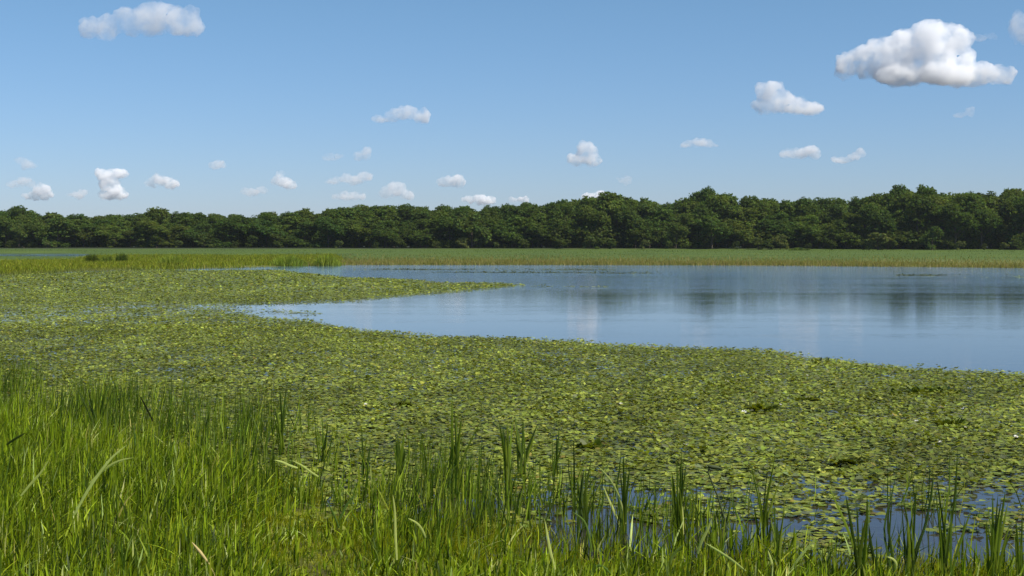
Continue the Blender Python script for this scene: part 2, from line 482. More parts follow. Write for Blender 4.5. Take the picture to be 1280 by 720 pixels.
while px < 1410:
    y = front_y(px) + random.uniform(-5, 6)
    place_tree(shrub_protos[random.choice((1, 1, 0))], (px - 640) / F * y, y, random.uniform(3.0, 5.6), 'understory_shrub',
               f"dark understory bushes {zone(px)}", 'bush', f"understory {zone(px)}", random.uniform(1.1, 1.5))
    px += random.uniform(11, 20)
ORD = ['first', 'second', 'third', 'fourth', 'fifth', 'sixth', 'seventh', 'eighth', 'ninth', 'tenth', 'eleventh', 'twelfth', 'thirteenth', 'fourteenth', 'fifteenth', 'sixteenth', 'seventeenth', 'eighteenth', 'nineteenth', 'twentieth', 'twenty-first', 'twenty-second']
byl = {}
for o in list(COL.objects):
    if o.get('group') and o.get('category') in ('tree', 'shrub', 'bush'): byl.setdefault(o['label'], []).append(o)
for lb, os_ in byl.items():
    os_.sort(key=lambda o: o.location.x / o.location.y)
    for i, o in enumerate(os_):
        o['label'] = (f"{ORD[min(i, 21)]} from the left among the {lb}" if len(os_) > 1 else f"only one of the {lb}")
# ------------------------------------------------------------------ blades
def blades(x, y, z, H, Wd, az, lean, curv, face, tint, segs=4, tipt=None):
    n = len(x)
    t = np.linspace(0, 1, segs + 1)[None, :]
    off = H[:, None] * (lean[:, None] * t + curv[:, None] * t ** 2)
    zz = H[:, None] * t * (1 - .35 * np.minimum(1.6, np.abs(curv[:, None])) * t * 1.0)
    if segs > 3:      # slight waviness of long blades
        ph = (x * 37.7 + y * 91.3)[:, None]
        off = off + H[:, None] * .035 * np.sin(ph + t * 6.5) * t
    P = np.stack([x[:, None] + np.cos(az)[:, None] * off, y[:, None] + np.sin(az)[:, None] * off, z[:, None] + zz], -1)
    w = Wd[:, None] * .5 * np.clip(.75 + .5 * t, 0, 1) * np.sqrt(np.maximum(0.003, 1 - t ** 2.2))
    sv = np.stack([np.cos(face), np.sin(face), np.zeros(n)], -1)[:, None, :]
    V = np.stack([P - sv * w[..., None], P + sv * w[..., None]], 2)      # n, segs+1, 2, 3
    base = (np.arange(n) * (segs + 1) * 2)[:, None]
    k = np.arange(segs)[None, :] * 2
    Fc = np.stack([base + k, base + k + 1, base + k + 3, base + k + 2], -1).reshape(-1, 4)
    C = np.repeat(tint[:, None, :], (segs + 1) * 2, 1).reshape(n, segs + 1, 2, 3)
    if tipt is not None:
        f = (t ** 3)[..., None, None]
        C = C * (1 - f) + np.asarray(tipt)[None, None, None, :] * f
    return V.reshape(-1, 3), Fc, C.reshape(-1, 3)
def tints(n, palette, wts=None, var=.25, r=rng):
    p = np.array(palette)[r.choice(len(palette), n, p=wts)]
    return p * r.uniform(1 - var, 1 + var, (n, 1)) * r.uniform(.92, 1.08, (n, 3))
def scatter(n, pxr, pyr, accept):      # uniform on the ground inside a pixel window
    xs, ys = [], []
    y0 = G(640, pyr[1])[1]; y1 = G(640, pyr[0])[1]
    got = 0
    while got < n:
        m = n * 3
        y = np.sqrt(rng.uniform(y0 ** 2, y1 ** 2, m))
        px = rng.uniform(*pxr, m)
        x = (px - 640) / F * y
        pxx, py = PX(x, y)
        k = rng.uniform(size=m) < accept(pxx, py, x, y)
        xs.append(x[k]); ys.append(y[k]); got += int(k.sum())
        if k.sum() < m * .002: break
    return np.concatenate(xs)[:n], np.concatenate(ys)[:n]

# --- near grass: long grass and short undergrowth
TALLB = curve([(-300, 550), (0, 560), (100, 568), (200, 592), (300, 612), (400, 634), (500, 660), (600, 682), (700, 702), (850, 716), (1000, 705), (1500, 715)])
def acc_tall(px, py, x, y):
    edge = py - TALLB(px) + (fbm(x * .9, y * .9, 31) - .5) * 70
    d = sstep(-30, 55, edge)
    cl = .35 + .65 * sstep(.38, .58, fbm(x * 1.6, y * 1.6, 33))
    mossy = 1 - .93 * np.exp(-(((px - 390) / 75) ** 2 + ((py - 660) / 50) ** 2))
    return d * cl * mossy * np.interp(py, [600, 650, 700], [1, .8, .42])
def hmap(px, py):      # the grass is taller to the left and back, low towards the bottom
    low = 1 - .62 * np.exp(-((px - 392) / 85.) ** 2) * sstep(600, 650, py)
    return low * np.interp(px, [-100, 0, 300, 600, 1300], [.72, .71, .67, .55, .54]) * np.interp(py, [540, 620, 700, 760], [1.0, .92, .62, .44])
GREENS = [(0.155, 0.215, 0.007), (0.22, 0.29, 0.009), (0.052, 0.082, 0.006), (0.34, 0.42, 0.022), (0.50, 0.56, 0.18), (0.40, 0.37, 0.09)]
def make_grass(name, n, pyr, acc, hs, ws, label, segs=4, curvy=.35, pxr=(-60, 1340), pal=GREENS, wts=(.34, .25, .22, .13, .045, .015), kf=1.0):
    x, y = scatter(n, pxr, pyr, acc)
    n = len(x)
    px, py = PX(x, y)
    z = terrain_z(x, y) - .02
    H = hmap(px, py) * rng.uniform(*hs, n) * kf * (.75 + .5 * fbm(x * .8, y * .8, 41))
    H = H + np.maximum(0, -z)
    Wd = rng.uniform(*ws, n)
    V, Fc, C = blades(x, y, z, H, Wd, rng.normal(.3, 1.6, n), np.abs(rng.normal(0, .13, n)), np.abs(rng.normal(0, curvy, n)) * (rng.uniform(size=n) < .7), rng.normal(0, .8, n), tints(n, pal, wts, .35), segs)
    return tag(link(name, mesh_np(name, V, Fc, M_grass, C)), label, 'grass', None, 'stuff')
make_grass('tall_grass', 27000, (500, 790), acc_tall, (.38, 1.2), (.006, .024), 'mass of long bright green marsh grass filling the foreground', 5, .55)
def acc_short(px, py, x, y):
    e = sstep(-10, 25, py - NEARB(px) - 6 + (fbm(x * .8, y * .8, 35) - .5) * 40)
    hole = 1 - .85 * sstep(.60, .66, fbm(x * .9, y * .9, 37))
    pond = 1 - .97 * np.exp(-(((px - 360) / 34) ** 2 + ((py - 645) / 12) ** 2))
    return e * hole * pond
make_grass('short_grass', 70000, (520, 790), acc_short, (.22, .5), (.005, .011), 'low yellowish green grass under the long grass', 3, .5,
           pal=[(0.19, 0.215, 0.004), (0.24, 0.26, 0.006), (0.12, 0.145, 0.004), (0.33, 0.35, 0.02)], wts=(.4, .27, .23, .1))
# sparse reeds standing in the water among the pads
def acc_sparse(px, py, x, y):
    lim = py - (TALLB(px) - 96)
    cl = sstep(.50, .66, fbm(x * 1.1, y * 1.1, 51))
    return sstep(0, 30, lim) * (.03 + .97 * cl) * (.5 + .5 * (px < 900))
make_grass('sparse_reeds', 5000, (470, 760), acc_sparse, (.55, 1.3), (.008, .020), 'scattered thin reeds rising out of the shallow water', 4, .15,
           pal=[(0.060, 0.095, 0.008), (0.14, 0.19, 0.012), (0.30, 0.36, 0.03)], wts=(.5, .35, .15))

# --- spit reeds, far meadow, shore fringe
def far_grass(name, n, pxr, pyr, acc, hs, ws, pal, wts, label, segs=1):
    x, y = scatter(n, pxr, pyr, acc)
    n = len(x)
    z = terrain_z(x, y) - .03
    k = z > -.35
    x, y, z = x[k], y[k], z[k]; n = len(x)
    H = rng.uniform(*hs, n) * (.5 + fbm(x * .12, y * .12, 61)) + np.maximum(0, -z)
    V, Fc, C = blades(x, y, z, H, rng.uniform(*ws, n), rng.uniform(0, 6.28, n), np.abs(rng.normal(0, .25, n)), np.abs(rng.normal(0, .2, n)), rng.normal(0, .7, n), tints(n, pal, wts), segs)
    return tag(link(name, mesh_np(name, V, Fc, M_far, C)), label, 'grass', None, 'stuff')
SPIT = [(0.20, 0.25, 0.022), (0.155, 0.205, 0.018), (0.26, 0.27, 0.045), (0.105, 0.14, 0.02)]
SPT = curve([(-300, 327), (0, 328), (85, 327), (120, 323), (200, 322), (300, 322), (420, 321), (430, 326)])
far_grass('spit_reeds', 65000, (-200, 436), (316, 350),
          lambda px, py, x, y: sstep(-1, 2, py - SPT(px)) * (1 - sstep(-2.5, 2.5, py - SHORE(px) + (fbm(x * .1, y * .1, 71) - .5) * 9)) * (1 - sstep(420, 436, px)) * (.3 + .7 * sstep(.35, .6, fbm(x * .1, y * .07, 73))),
          (.22, .62), (.05, .10), SPIT, (.4, .3, .15, .15), 'bright yellow-green reeds on the low spit at left', 2)
far_grass('shore_fringe', 45000, (380, 1500), (320, 342),
          lambda px, py, x, y: np.exp(-np.maximum(0, SHORE(px) - py - .3) / 2.2) * (py < SHORE(px) + .3),
          (.15, .5), (.05, .12), [(0.24, 0.22, 0.07), (0.19, 0.21, 0.05), (0.32, 0.28, 0.12), (0.12, 0.13, 0.035)], (.4, .3, .15, .15), 'olive brown sedge fringe along the far shore')
far_grass('meadow_tufts', 45000, (-200, 1480), (311.5, 333),
          lambda px, py, x, y: (py < SHORE(px)) * (.4 + .6 * sstep(.4, .6, fbm(x * .05, y * .03, 77))),
          (.04, .15), (.10, .25), [(0.060, 0.094, 0.010), (0.074, 0.108, 0.011), (0.095, 0.118, 0.014), (0.04, 0.062, 0.010)], (.4, .3, .15, .15), 'green meadow grass on the flat land before the trees')
# olive sedge thinning out into the lily bed below the spit
far_grass('marsh_sedge', 22000, (-200, 330), (334, 372),
          lambda px, py, x, y: sstep(-3, 1, py - SHORE(px)) * (1 - sstep(0, 30, py - SHORE(px) - 6 + (px / 18.))) * (.35 + .65 * sstep(.4, .6, fbm(x * .15, y * .1, 79))),
          (.15, .42), (.03, .07), [(0.17, 0.20, 0.045), (0.12, 0.15, 0.03), (0.24, 0.25, 0.07)], (.5, .3, .2), 'olive sedge thinning out into the lily bed at left')

# dark reed tufts on the spit, a tuft at the water edge, a low bush on the meadow
def tuft(px, by, top, wpx, n, label, pal, wd=.07):
    x, y = [float(v) for v in G(px, by)]
    r = np.random.default_rng(int(px))
    H = (by - top) / F * y; w = wpx / F * y * .5
    bx_ = np.clip(r.normal(0, .42, n), -1, 1) * w; by_ = np.clip(r.normal(0, .45, n), -1, 1) * min(w, 2.0)
    hh = H * r.uniform(.4, 1.05, n) * (1 - .65 * (np.abs(bx_) / w) ** 1.3)
    V, Fc, C = blades(bx_, by_, np.zeros(n) - .05, hh + .05, r.uniform(.5, 1.3, n) * wd, np.where(bx_ > 0, 0, pi) + r.normal(0, .8, n), np.abs(r.normal(0, .15, n)), np.abs(r.normal(0, .3, n)), r.normal(0, .8, n), tints(n, pal, None, .3, r), 3)
    tag(link('reed_tuft', mesh_np('reed_tuft', V, Fc, M_far, C), None, (x, y, max(0, float(terrain_z(np.array([x]), np.array([y]))[0])))), label, 'reed tuft')
DK = [(0.055, 0.085, 0.016), (0.08, 0.115, 0.018), (0.10, 0.15, 0.02)]
tuft(115, 331, 316, 15, 900, 'dark green reed tuft on the spit, left of the pair', DK)
tuft(152, 330, 315.5, 13, 700, 'dark green reed tuft on the spit, right of the pair', DK)
tuft(134, 330, 318, 14, 400, 'lighter reed tuft between the two dark tufts on the spit', [(0.14, 0.19, 0.025), (0.10, 0.15, 0.02)])
tuft(222, 335, 328, 6, 260, 'small blackish tuft at the water edge below the reed spit', [(0.03, 0.035, 0.012), (0.05, 0.05, 0.02)], .05)
tuft(360, 332.5, 317.5, 46, 1500, 'tall yellow-green reed clump on the right half of the spit', [(0.22, 0.28, 0.04), (0.17, 0.23, 0.03)])
tuft(408, 332, 316, 34, 1300, 'bright reed clump at the right tip of the spit', [(0.24, 0.31, 0.04), (0.17, 0.23, 0.03)])
tuft(215, 333, 317, 40, 1000, 'yellow-green reed clump right of the dark tufts on the spit', [(0.22, 0.28, 0.04), (0.15, 0.21, 0.03)])
tuft(998, 315.2, 310.8, 22, 500, 'isolated low dark bush on the far meadow before the trees', DK, .2)

# ------------------------------------------------------------------ lily pads
T1 = curve([(-400, 380), (0, 383), (250, 386), (300, 391), (380, 399), (450, 412), (560, 420), (700, 428), (830, 438), (960, 444), (1090, 458), (1200, 464), (1280, 468), (1600, 482)])
U2 = curve([(-400, 351), (0, 345), (100, 340), (200, 337), (350, 338.5), (400, 344), (500, 350), (600, 354), (655, 356)])
L2 = curve([(-400, 392), (0, 388), (130, 384), (300, 382), (420, 378), (560, 366), (655, 358)])
def pad_density(px, py, x, y):
    wob = (fbm(x * .22, y * .10, 81) - .5)
    sc = (py - 300) / 100.
    p1 = py + wob * 13 * sc
    near = sstep(-1.5, 3.5, p1 - T1(px))
    fade = 1 - sstep(0, 40, py - np.interp(px, [-200, 400, 700, 1280, 1500], [612, 606, 580, 590, 606]) + (fbm(x * .8, y * .8, 83) - .5) * 50)
    sparse = .5 * sstep(.50, .58, fbm(x * 1.3, y * 1.3, 85))
    near = near * np.maximum(fade, sparse)
    gap = sstep(.30, .42, fbm(x * .5, y * .28, 87))
    near = near * (.72 + .28 * gap)
    # the watery strip between the two beds at left
    strip = np.exp(-((py - np.interp(px, [-100, 0, 60, 250, 400], [398, 396, 392, 389, 393])) / 7.0) ** 2) * (px < 430)
    near = near * (1 - strip * (.06 + .28 * sstep(.45, .60, fbm(x * .16, y * .12, 89))))
    near = near * (1 - .4 * np.exp(-((py - 436) / 9.) ** 2 - ((px - 110) / 90.) ** 2))
    p2 = py + wob * 5
    lobe = sstep(-.6, .8, p2 - U2(px)) * (1 - sstep(-5, 1.5, p2 - L2(px))) * (px < 655)
    thin = .8 * sstep(-7, -3, py - L2(px)) * (py < T1(px) + 6) * (1 - sstep(250, 340, px)) * (.4 + .6 * sstep(.4, .6, fbm(x * .3, y * .2, 91)))
    ln = 0
    for a, b, ya, yb, w in [(440, 770, 336.6, 337.8, .5), (540, 880, 340.2, 342.0, .5), (1120, 1500, 344, 349, .9), (620, 760, 357, 359, .5), (325, 405, 389, 392.5, .9), (405, 462, 409.5, 412.5, .8), (1000, 1100, 451, 458, .9), (700, 760, 428, 432, .7)]:
        yy = ya + (yb - ya) * (px - a) / (b - a) + (fbm(x * .1, y * .0 + 3, 93) - .5) * 1.2
        ln = np.maximum(ln, .55 * np.exp(-((py - yy) / w) ** 2) * (px > a) * (px < b) * sstep(.35, .55, fbm(x * .12, y * .3, 95)))
    return np.clip(np.maximum(np.maximum(near, lobe * .95), np.maximum(thin, ln)), 0, 1)
PADPAL = [(0.165, 0.215, 0.036), (0.135, 0.180, 0.030), (0.205, 0.255, 0.042), (0.075, 0.105, 0.014), (0.27, 0.32, 0.06), (0.17, 0.15, 0.03), (0.105, 0.130, 0.060)]
PADW = [.29, .21, .17, .13, .05, .01, .14]
def pad_arrays(x, y, z, R, ax, ay, wav, rot, curl, ring):
    n = len(x)
    th = np.linspace(.22, 2 * pi - .22, ring)[None, :]
    rr = R[:, None] * (1 + .06 * np.sin(3 * th + rot[:, None] * 7)) * np.where(np.abs(th - pi) > 2.7, .93, 1)
    lx = rr * np.cos(th) * 1.08; ly = rr * np.sin(th) * .92
    ca, sa = np.cos(rot)[:, None], np.sin(rot)[:, None]
    wx_, wy_ = lx * ca - ly * sa, lx * sa + ly * ca
    zz = wav[:, None] * R[:, None] * np.sin(2 * th + rot[:, None] * 5) + curl[:, None] * R[:, None] * (np.cos(th) ** 2)
    # tilt about the pad centre
    ring_p = np.stack([wx_ * np.cos(ay)[:, None], wy_ * np.cos(ax)[:, None], zz + wx_ * np.sin(ay)[:, None] + wy_ * np.sin(ax)[:, None]], -1)
    cen = np.zeros((n, 1, 3))
    V = np.concatenate([cen, ring_p], 1) + np.stack([x, y, z], -1)[:, None, :]
    base = (np.arange(n) * (ring + 1))[:, None]
    k = np.arange(1, ring)[None, :]
    Fc = np.stack([base + 0 * k, base + k, base + k + 1], -1).reshape(-1, 3)
    return V, Fc
PADS = []
def pad_band(d0, d1, dens, rad, ring, pxr=(-90, 1370)):
    area = (pxr[1] - pxr[0]) / F * .5 * (d1 ** 2 - d0 ** 2)
    m = int(area * dens)
    y = np.sqrt(rng.uniform(d0 ** 2, d1 ** 2, m))
    x = (rng.uniform(*pxr, m) - 640) / F * y
    px, py = PX(x, y)
    k = rng.uniform(size=m) < pad_density(px, py, x, y)
    x, y, px, py = x[k], y[k], px[k], py[k]; n = len(x)
    clump = sstep(.52, .68, fbm(x * .9, y * .6, 97))           # lifted, crowded leaves
    up = rng.uniform(size=n) < (.26 + .30 * clump) * (1.0 if d0 < 50 else .7)
    R = rng.uniform(*rad, n) * np.where(up, .66, 1.0)
    tl = np.where(up, rng.uniform(.12, .55, n), np.abs(rng.normal(0, .045, n)))
    ta = rng.uniform(0, 2 * pi, n)
    z = rng.uniform(.008, .028, n) + np.where(up, rng.uniform(.01, .06, n) + .03 * clump, 0)
    rot = rng.uniform(0, 2 * pi, n)
    wav = rng.uniform(.0, .09, n) + np.where(up, .08, 0)
    curl = np.where(up, rng.uniform(-.1, .45, n), rng.uniform(0, .08, n))
    col = tints(n, PADPAL, PADW, .22)
    col *= (.98 + .42 * fbm(x * .15, y * .08, 99))[:, None] * np.array([1.12, 1.07, .98]) * (.62 + .76 * fbm(x * .9, y * .4, 98, 3))[:, None]
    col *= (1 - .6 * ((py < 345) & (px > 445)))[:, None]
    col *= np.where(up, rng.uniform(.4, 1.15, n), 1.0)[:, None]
    PADS.append(dict(x=x, y=y, z=z, R=R, ax=tl * np.cos(ta), ay=tl * np.sin(ta), wav=wav, rot=rot, curl=curl, col=col, ring=ring))
pad_band(13.0, 30, 380, (.026, .078), 8)
pad_band(30, 50, 260, (.030, .080), 7)
pad_band(50, 82, 100, (.045, .105), 6)
pad_band(82, 165, 30, (.09, .18), 5)
# the 300 pads that show largest become objects of their own
b0 = PADS[0]
px, py = PX(b0['x'], b0['y'])
score = b0['R'] / b0['y'] * (3.0 / b0['y'] + .3 * np.abs(b0['ax'])) * (px > 5) * (px < 1275) * (py < 700) * np.where((px < 500), .6, 1)
order = np.argsort(-score)
solo = order[:300]
rest = np.ones(len(b0['x']), bool); rest[solo] = False
VV, FF, CC, off = {}, {}, {}, 0
bufs = {}
for bi, b in enumerate(PADS):
    k = rest if bi == 0 else np.ones(len(b['x']), bool)
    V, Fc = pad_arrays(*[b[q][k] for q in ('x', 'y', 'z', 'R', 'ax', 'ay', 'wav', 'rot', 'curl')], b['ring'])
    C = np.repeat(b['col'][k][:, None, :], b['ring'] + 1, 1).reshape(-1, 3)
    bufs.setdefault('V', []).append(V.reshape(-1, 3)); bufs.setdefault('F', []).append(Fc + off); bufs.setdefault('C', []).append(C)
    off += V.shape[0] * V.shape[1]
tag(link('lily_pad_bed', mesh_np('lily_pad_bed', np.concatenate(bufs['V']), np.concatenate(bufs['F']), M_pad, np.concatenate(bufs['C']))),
    'thick bed of water lily leaves covering the shallow water', 'lily pads', None, 'stuff')
one = np.ones(1)
pad_meshes = []
for k in range(12):
    r = np.random.default_rng(900 + k)
    V, Fc = pad_arrays(0 * one, 0 * one, 0 * one, one, 0 * one, 0 * one, one * r.uniform(.02, .1), one * r.uniform(0, 6), one * r.uniform(0, .2), 12)
    c = tints(1, PADPAL, PADW, .15, r)
    pad_meshes.append(mesh_np('lily_pad', V.reshape(-1, 3), Fc, M_pad, np.repeat(c, V.shape[1], 0)))
for j, i in enumerate(solo):
    o = link('lily_pad', pad_meshes[j % 12], None, (b0['x'][i], b0['y'][i], b0['z'][i]))
    o.scale = (b0['R'][i],) * 3
    o.rotation_euler = (b0['ax'][i], -b0['ay'][i], b0['rot'][i])
    tag(o, 'single floating lily pad at the loose near edge of the lily bed', 'lily pad', 'lily pads at the near edge of the bed')

# raised leaf mounds
def mound(px, py, w, h, n, label, dark=.55):
    x, y = [float(v) for v in G(px, py)]
    r = np.random.default_rng(int(px * 3 + py))
    a = r.uniform(0, 2 * pi, n); q = np.sqrt(r.uniform(0, 1, n))
    lx, ly = q * np.cos(a) * w, q * np.sin(a) * w * .8
    lz = .02 + .6 * h * np.sqrt(np.maximum(0, 1 - q ** 2)) * r.uniform(.5, 1, n)
    tl = r.uniform(.3, 1.2, n); ta = a + r.normal(0, .8, n)
    V, Fc = pad_arrays(lx, ly, lz, r.uniform(.05, .10, n), tl * np.sin(ta), tl * np.cos(ta), r.uniform(.02, .15, n), r.uniform(0, 6.3, n), r.uniform(0, .4, n), 8)
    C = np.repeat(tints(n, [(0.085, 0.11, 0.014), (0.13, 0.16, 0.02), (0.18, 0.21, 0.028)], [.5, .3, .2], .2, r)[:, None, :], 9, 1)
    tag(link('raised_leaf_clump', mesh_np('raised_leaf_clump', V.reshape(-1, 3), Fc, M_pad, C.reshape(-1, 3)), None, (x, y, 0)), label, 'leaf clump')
mound(951, 514, .34, .20, 46, 'dark raised leaf clump beside a white lily in the right half of the bed')
mound(1163, 492, .55, .14, 50, 'wide low dark leaf clump near the water edge at right')
mound(1125, 494, .3, .10, 24, 'small raised leaf clump left of the wide low clump at right')
mound(1010, 503, .2, .10, 16, 'small dark leaf clump just right of the dark mound')
mound(905, 480, .28, .12, 24, 'dark leaf clump near the upper edge of the bed right of centre')
mound(690, 500, .3, .10, 26, 'dark leaf clump in the middle of the bed near the centre of the photo')
mound(498, 508, .28, .12, 26, 'dark round leaf clump above the reeds left of centre')
mound(738, 562, .16, .10, 18, 'small dark round leaf clump between the reed clumps at centre')
mound(1058, 583, .2, .12, 22, 'dark leaf clump at the near edge of the bed at right')
mound(1190, 534, .26, .10, 20, 'dark leaf clump below the wide low clump at right')
mound(265, 478, .35, .10, 24, 'dark leaf clump in the left third of the bed')
mound(1025, 455, .25, .12, 14, 'lone dark clump on the outermost strip of leaves at right')

# white water lilies
def petals(n, R, lift, r):
    V, Fc = [], []
    for k in range(n):
        a = 2 * pi * k / n + r.uniform(-.1, .1); ca, sa = cos(a), sin(a)
        w = R * .26
        for (q, s, zz) in [(.1, 0, 0), (.55, -w, lift * .3), (.55, w, lift * .3), (1, 0, lift)]:
            V.append((ca * q * R - sa * s, sa * q * R + ca * s, zz + .01))
        b = 4 * k
        Fc.append((b, b + 1, b + 3, b + 2))
    return V, Fc
def flower_meshes(seed):
    r = np.random.default_rng(seed)
    V1, F1 = petals(9, .085, .03, r); V2, F2 = petals(8, .065, .065, r)
    F2 = [[i + len(V1) for i in f] for f in F2]
    pm = mesh_np('petals', np.array(V1 + V2), np.array(F1 + F2), M_petal)
    sv, sf = tube([(0, 0, .01), (0, 0, .03), (0, 0, .045)], [.02, .024, .012], 8)
    return pm, mesh_np('stamens', sv, sf, M_stamen)
fm = flower_meshes(3)
for px, py, lab in [
    (975, 510, 'white water lily right of the dark leaf mound'), (1146, 531, 'white water lily with spread petals below the wide low clump at right'),
    (1207, 539, 'white water lily right of the spread-petalled one'), (1270, 551, 'white water lily by the right edge of the photo'),
    (908, 481, 'small white water lily on the upper part of the bed right of centre'), (1009, 473, 'small white lily near the outer edge of the lily bed at right'),
    (688, 513, 'white water lily near the centre of the lily bed'), (776, 509, 'white lily right of the centre of the lily bed'),
    (537, 461, 'small white lily in the upper middle of the bed'), (858, 562, 'white water lily behind the reeds right of centre'),
    (1176, 558, 'white water lily near the tall lone reed at right'), (930, 520, 'small white lily left below the dark leaf mound'),
    (457, 510, 'small white lily left of the round dark clump')]:
    x, y = [float(v) for v in G(px, py)]
    t = empty('water_lily', (x, y, .05 if py < 600 else .10))
    t.rotation_euler = (random.uniform(-.3, .3), random.uniform(-.3, .3), random.uniform(0, 6))
    s = random.uniform(.4, .7); t.scale = (s, s, s)
    link('petals', fm[0], t); link('stamens', fm[1], t)
    tag(t, lab, 'flower')

# ------------------------------------------------------------------ single reeds traced by their stance
def ribbon(pts, width, tint, m=M_reed, seg=10, twist=.0, facing=0.0):
    pts = np.array(pts, float)
    s = np.concatenate([[0], np.cumsum(np.linalg.norm(np.diff(pts, axis=0), axis=1))]); s /= s[-1]
    t = np.linspace(0, 1, seg + 1)
    # Catmull-like smoothing through dense linear + averaging
    P = np.stack([np.interp(t, s, pts[:, k]) for k in range(3)], -1)
    for _ in range(2):
        P[1:-1] = .25 * P[:-2] + .5 * P[1:-1] + .25 * P[2:]
    w = width * .5 * np.clip(.7 + .8 * t, 0, 1) * np.sqrt(np.maximum(.004, 1 - t ** 2.4))
    T = unit(np.gradient(P, axis=0))
    fa = facing + twist * t
    side = unit(np.cross(T, np.stack([np.sin(fa), -np.cos(fa), np.zeros_like(fa)], -1)))
    mid = P + np.cross(side, T) * w[:, None] * .35           # V-folded midrib gives the leaf depth
    V = np.stack([P - side * w[:, None], mid, P + side * w[:, None]], 1).reshape(-1, 3)
    Fc = []
    for i in range(seg):
        b = 3 * i
        Fc += [(b, b + 1, b + 4, b + 3), (b + 1, b + 2, b + 5, b + 4)]
    C = np.repeat(np.array([tint]), len(V), 0)
    return V, np.array(Fc), C
RG = [(0.040, 0.072, 0.008), (0.075, 0.12, 0.010), (0.14, 0.195, 0.014)]
PALE = (0.62, 0.68, 0.20)
def reed_from_px(parent, lst, y0, jit=.25):
    for pts, wpx, tint in lst:
        yy = y0 + random.uniform(-jit, jit) * .3
        dl = random.uniform(-jit, jit)
        W3 = [at_depth(p[0], p[1], yy + dl * i / len(pts)) - np.array(parent.location) for i, p in enumerate(pts)]
        V, Fc, C = ribbon(W3, .86 * wpx / F * y0, tint, facing=random.uniform(-.5, .5), twist=random.uniform(-.6, .6))
        link('blade', mesh_np('blade', V, Fc, M_reed, C, smooth=True), parent)
def clump(base, tips, label, wpx=4.0, extra=0, spread=14, pale=None, cat='reeds'):
    bx, by = base
    x, y = [float(v) for v in G(bx, by)]
    t = empty('reed_clump', (x, y, 0))
    lst = []
    r = random.Random(int(bx * 7 + by))
    for tp in tips:
        if len(tp) == 2: pts = [(bx + r.uniform(-4, 4), by), (bx + (tp[0] - bx) * .35 + r.uniform(-2, 2), by + (tp[1] - by) * .5), tp]
        else: pts = tp[0] if isinstance(tp[0], list) else tp
        lst.append((pts, wpx * r.uniform(.8, 1.2), RG[r.randrange(3)]))
    hh = by - min(p[0][-1][1] for p in [(l[0],) for l in lst])
    for k in range(extra):
        tx = bx + r.uniform(-spread, spread); ty = by - hh * r.uniform(.45, .95)
        b0_ = bx + r.uniform(-spread, spread) * .55
        lst.append(([(b0_, by), (b0_ + (tx - b0_) * .35, by + (ty - by) * .5), (tx, ty)], wpx * r.uniform(.55, 1), RG[r.randrange(3)]))
    if pale: lst += [(p, wpx * .9, PALE) for p in pale]
    reed_from_px(t, lst, y)
    tag(t, label, cat)
clump((567, 612), [(565, 497), (577, 520), (602, 524), (572, 515)], 'tallest dark reed clump rising over the lily bed just left of centre', 4, 7, 14)
clump((636, 622), [(624, 528), (634, 529), (641, 524), (628, 540)], 'dense upright reed clump at the centre of the photo', 4.5, 9, 9)
clump((652, 600), [(643, 518), (654, 522), (672, 530), (668, 545)], 'forked dark reeds just right of the dense central clump', 3.5, 4, 10)
clump((694, 598), [(699, 534), (696, 545), (704, 552)], 'thin pair of reeds right of the forked reeds at centre', 3, 2, 6)
clump((716, 650), [(717, 546), (714, 580)], 'straight lone dark reed right of centre', 3, 1, 4)
clump((728, 662), [(739, 576), (730, 588), (744, 600), (722, 600)], 'dark fan-like reed clump right of centre in open water', 4, 6, 12)
clump((779, 668), [(779, 566), (787, 585), (770, 600)], 'tall reed clump with a pale arching leaf right of centre', 4, 5, 9, pale=[[(782, 655), (777, 630), (768, 606), (757, 592), (747, 582)], [(776, 660), (768, 640), (758, 618), (754, 607)]])
clump((849, 690), [(852, 563), (846, 570), (858, 578), (840, 590)], 'dense reed clump with one whitish leaf right of centre', 3.6, 12, 12, pale=[[(854, 668), (853, 640), (850, 618), (845, 600)]])
clump((903, 705), [(898, 640), (906, 650)], 'short reeds at the foot of the nodding seed head', 3.5, 7, 10)
clump((952, 690), [(968, 575), (960, 620), (944, 640), (975, 600)], 'reed clump leaning right in the open water', 3.5, 7, 14)
clump((973, 712), [(981, 626), (968, 630)], 'low dark reeds right of the leaning clump', 3.5, 5, 10)
clump((1073, 735), [[(1074, 735), (1071, 690), (1056, 652), (1036, 608)], [(1075, 735), (1069, 688), (1063, 650), (1057, 618)], [(1072, 735), (1075, 690), (1079, 668), (1084, 642)], [(1077, 735), (1080, 700), (1084, 655), (1084, 620)]],
      'wide V-shaped clump of thick dark reeds in open water at right', 6, 2, 10)
clump((1096, 735), [[(1099, 735), (1096, 712), (1089, 685), (1086, 655)]], 'bent dark reed touching the V-shaped clump', 4.5, 2, 8)
clump((1113, 735), [[(1118, 735), (1109, 686), (1102, 664), (1109, 640), (1116, 615), (1121, 590)], [(1120, 735), (1114, 684), (1109, 655), (1112, 630)]],
      'kinked dark reed right of the V-shaped clump', 5, 1, 8)
clump((1138, 730), [[(1138, 730), (1145, 690), (1158, 655), (1164, 620), (1167, 592)], (1155, 660), (1135, 650)], 'long slanting reed with a fine tip at right', 4.5, 8, 14)
clump((1183, 735), [[(1181, 735), (1184, 690), (1190, 650), (1195, 610), (1197, 562)], [(1186, 735), (1195, 695), (1206, 660), (1214, 638)], (1172, 640)], 'tall lone reed and its slanting leaves at right', 4.2, 9, 14)
clump((1243, 738), [(1257, 612), (1260, 628), (1234, 628), (1241, 618), (1250, 640), (1262, 655)], 'dense dark reed clump near the right edge of the photo', 5, 10, 13)
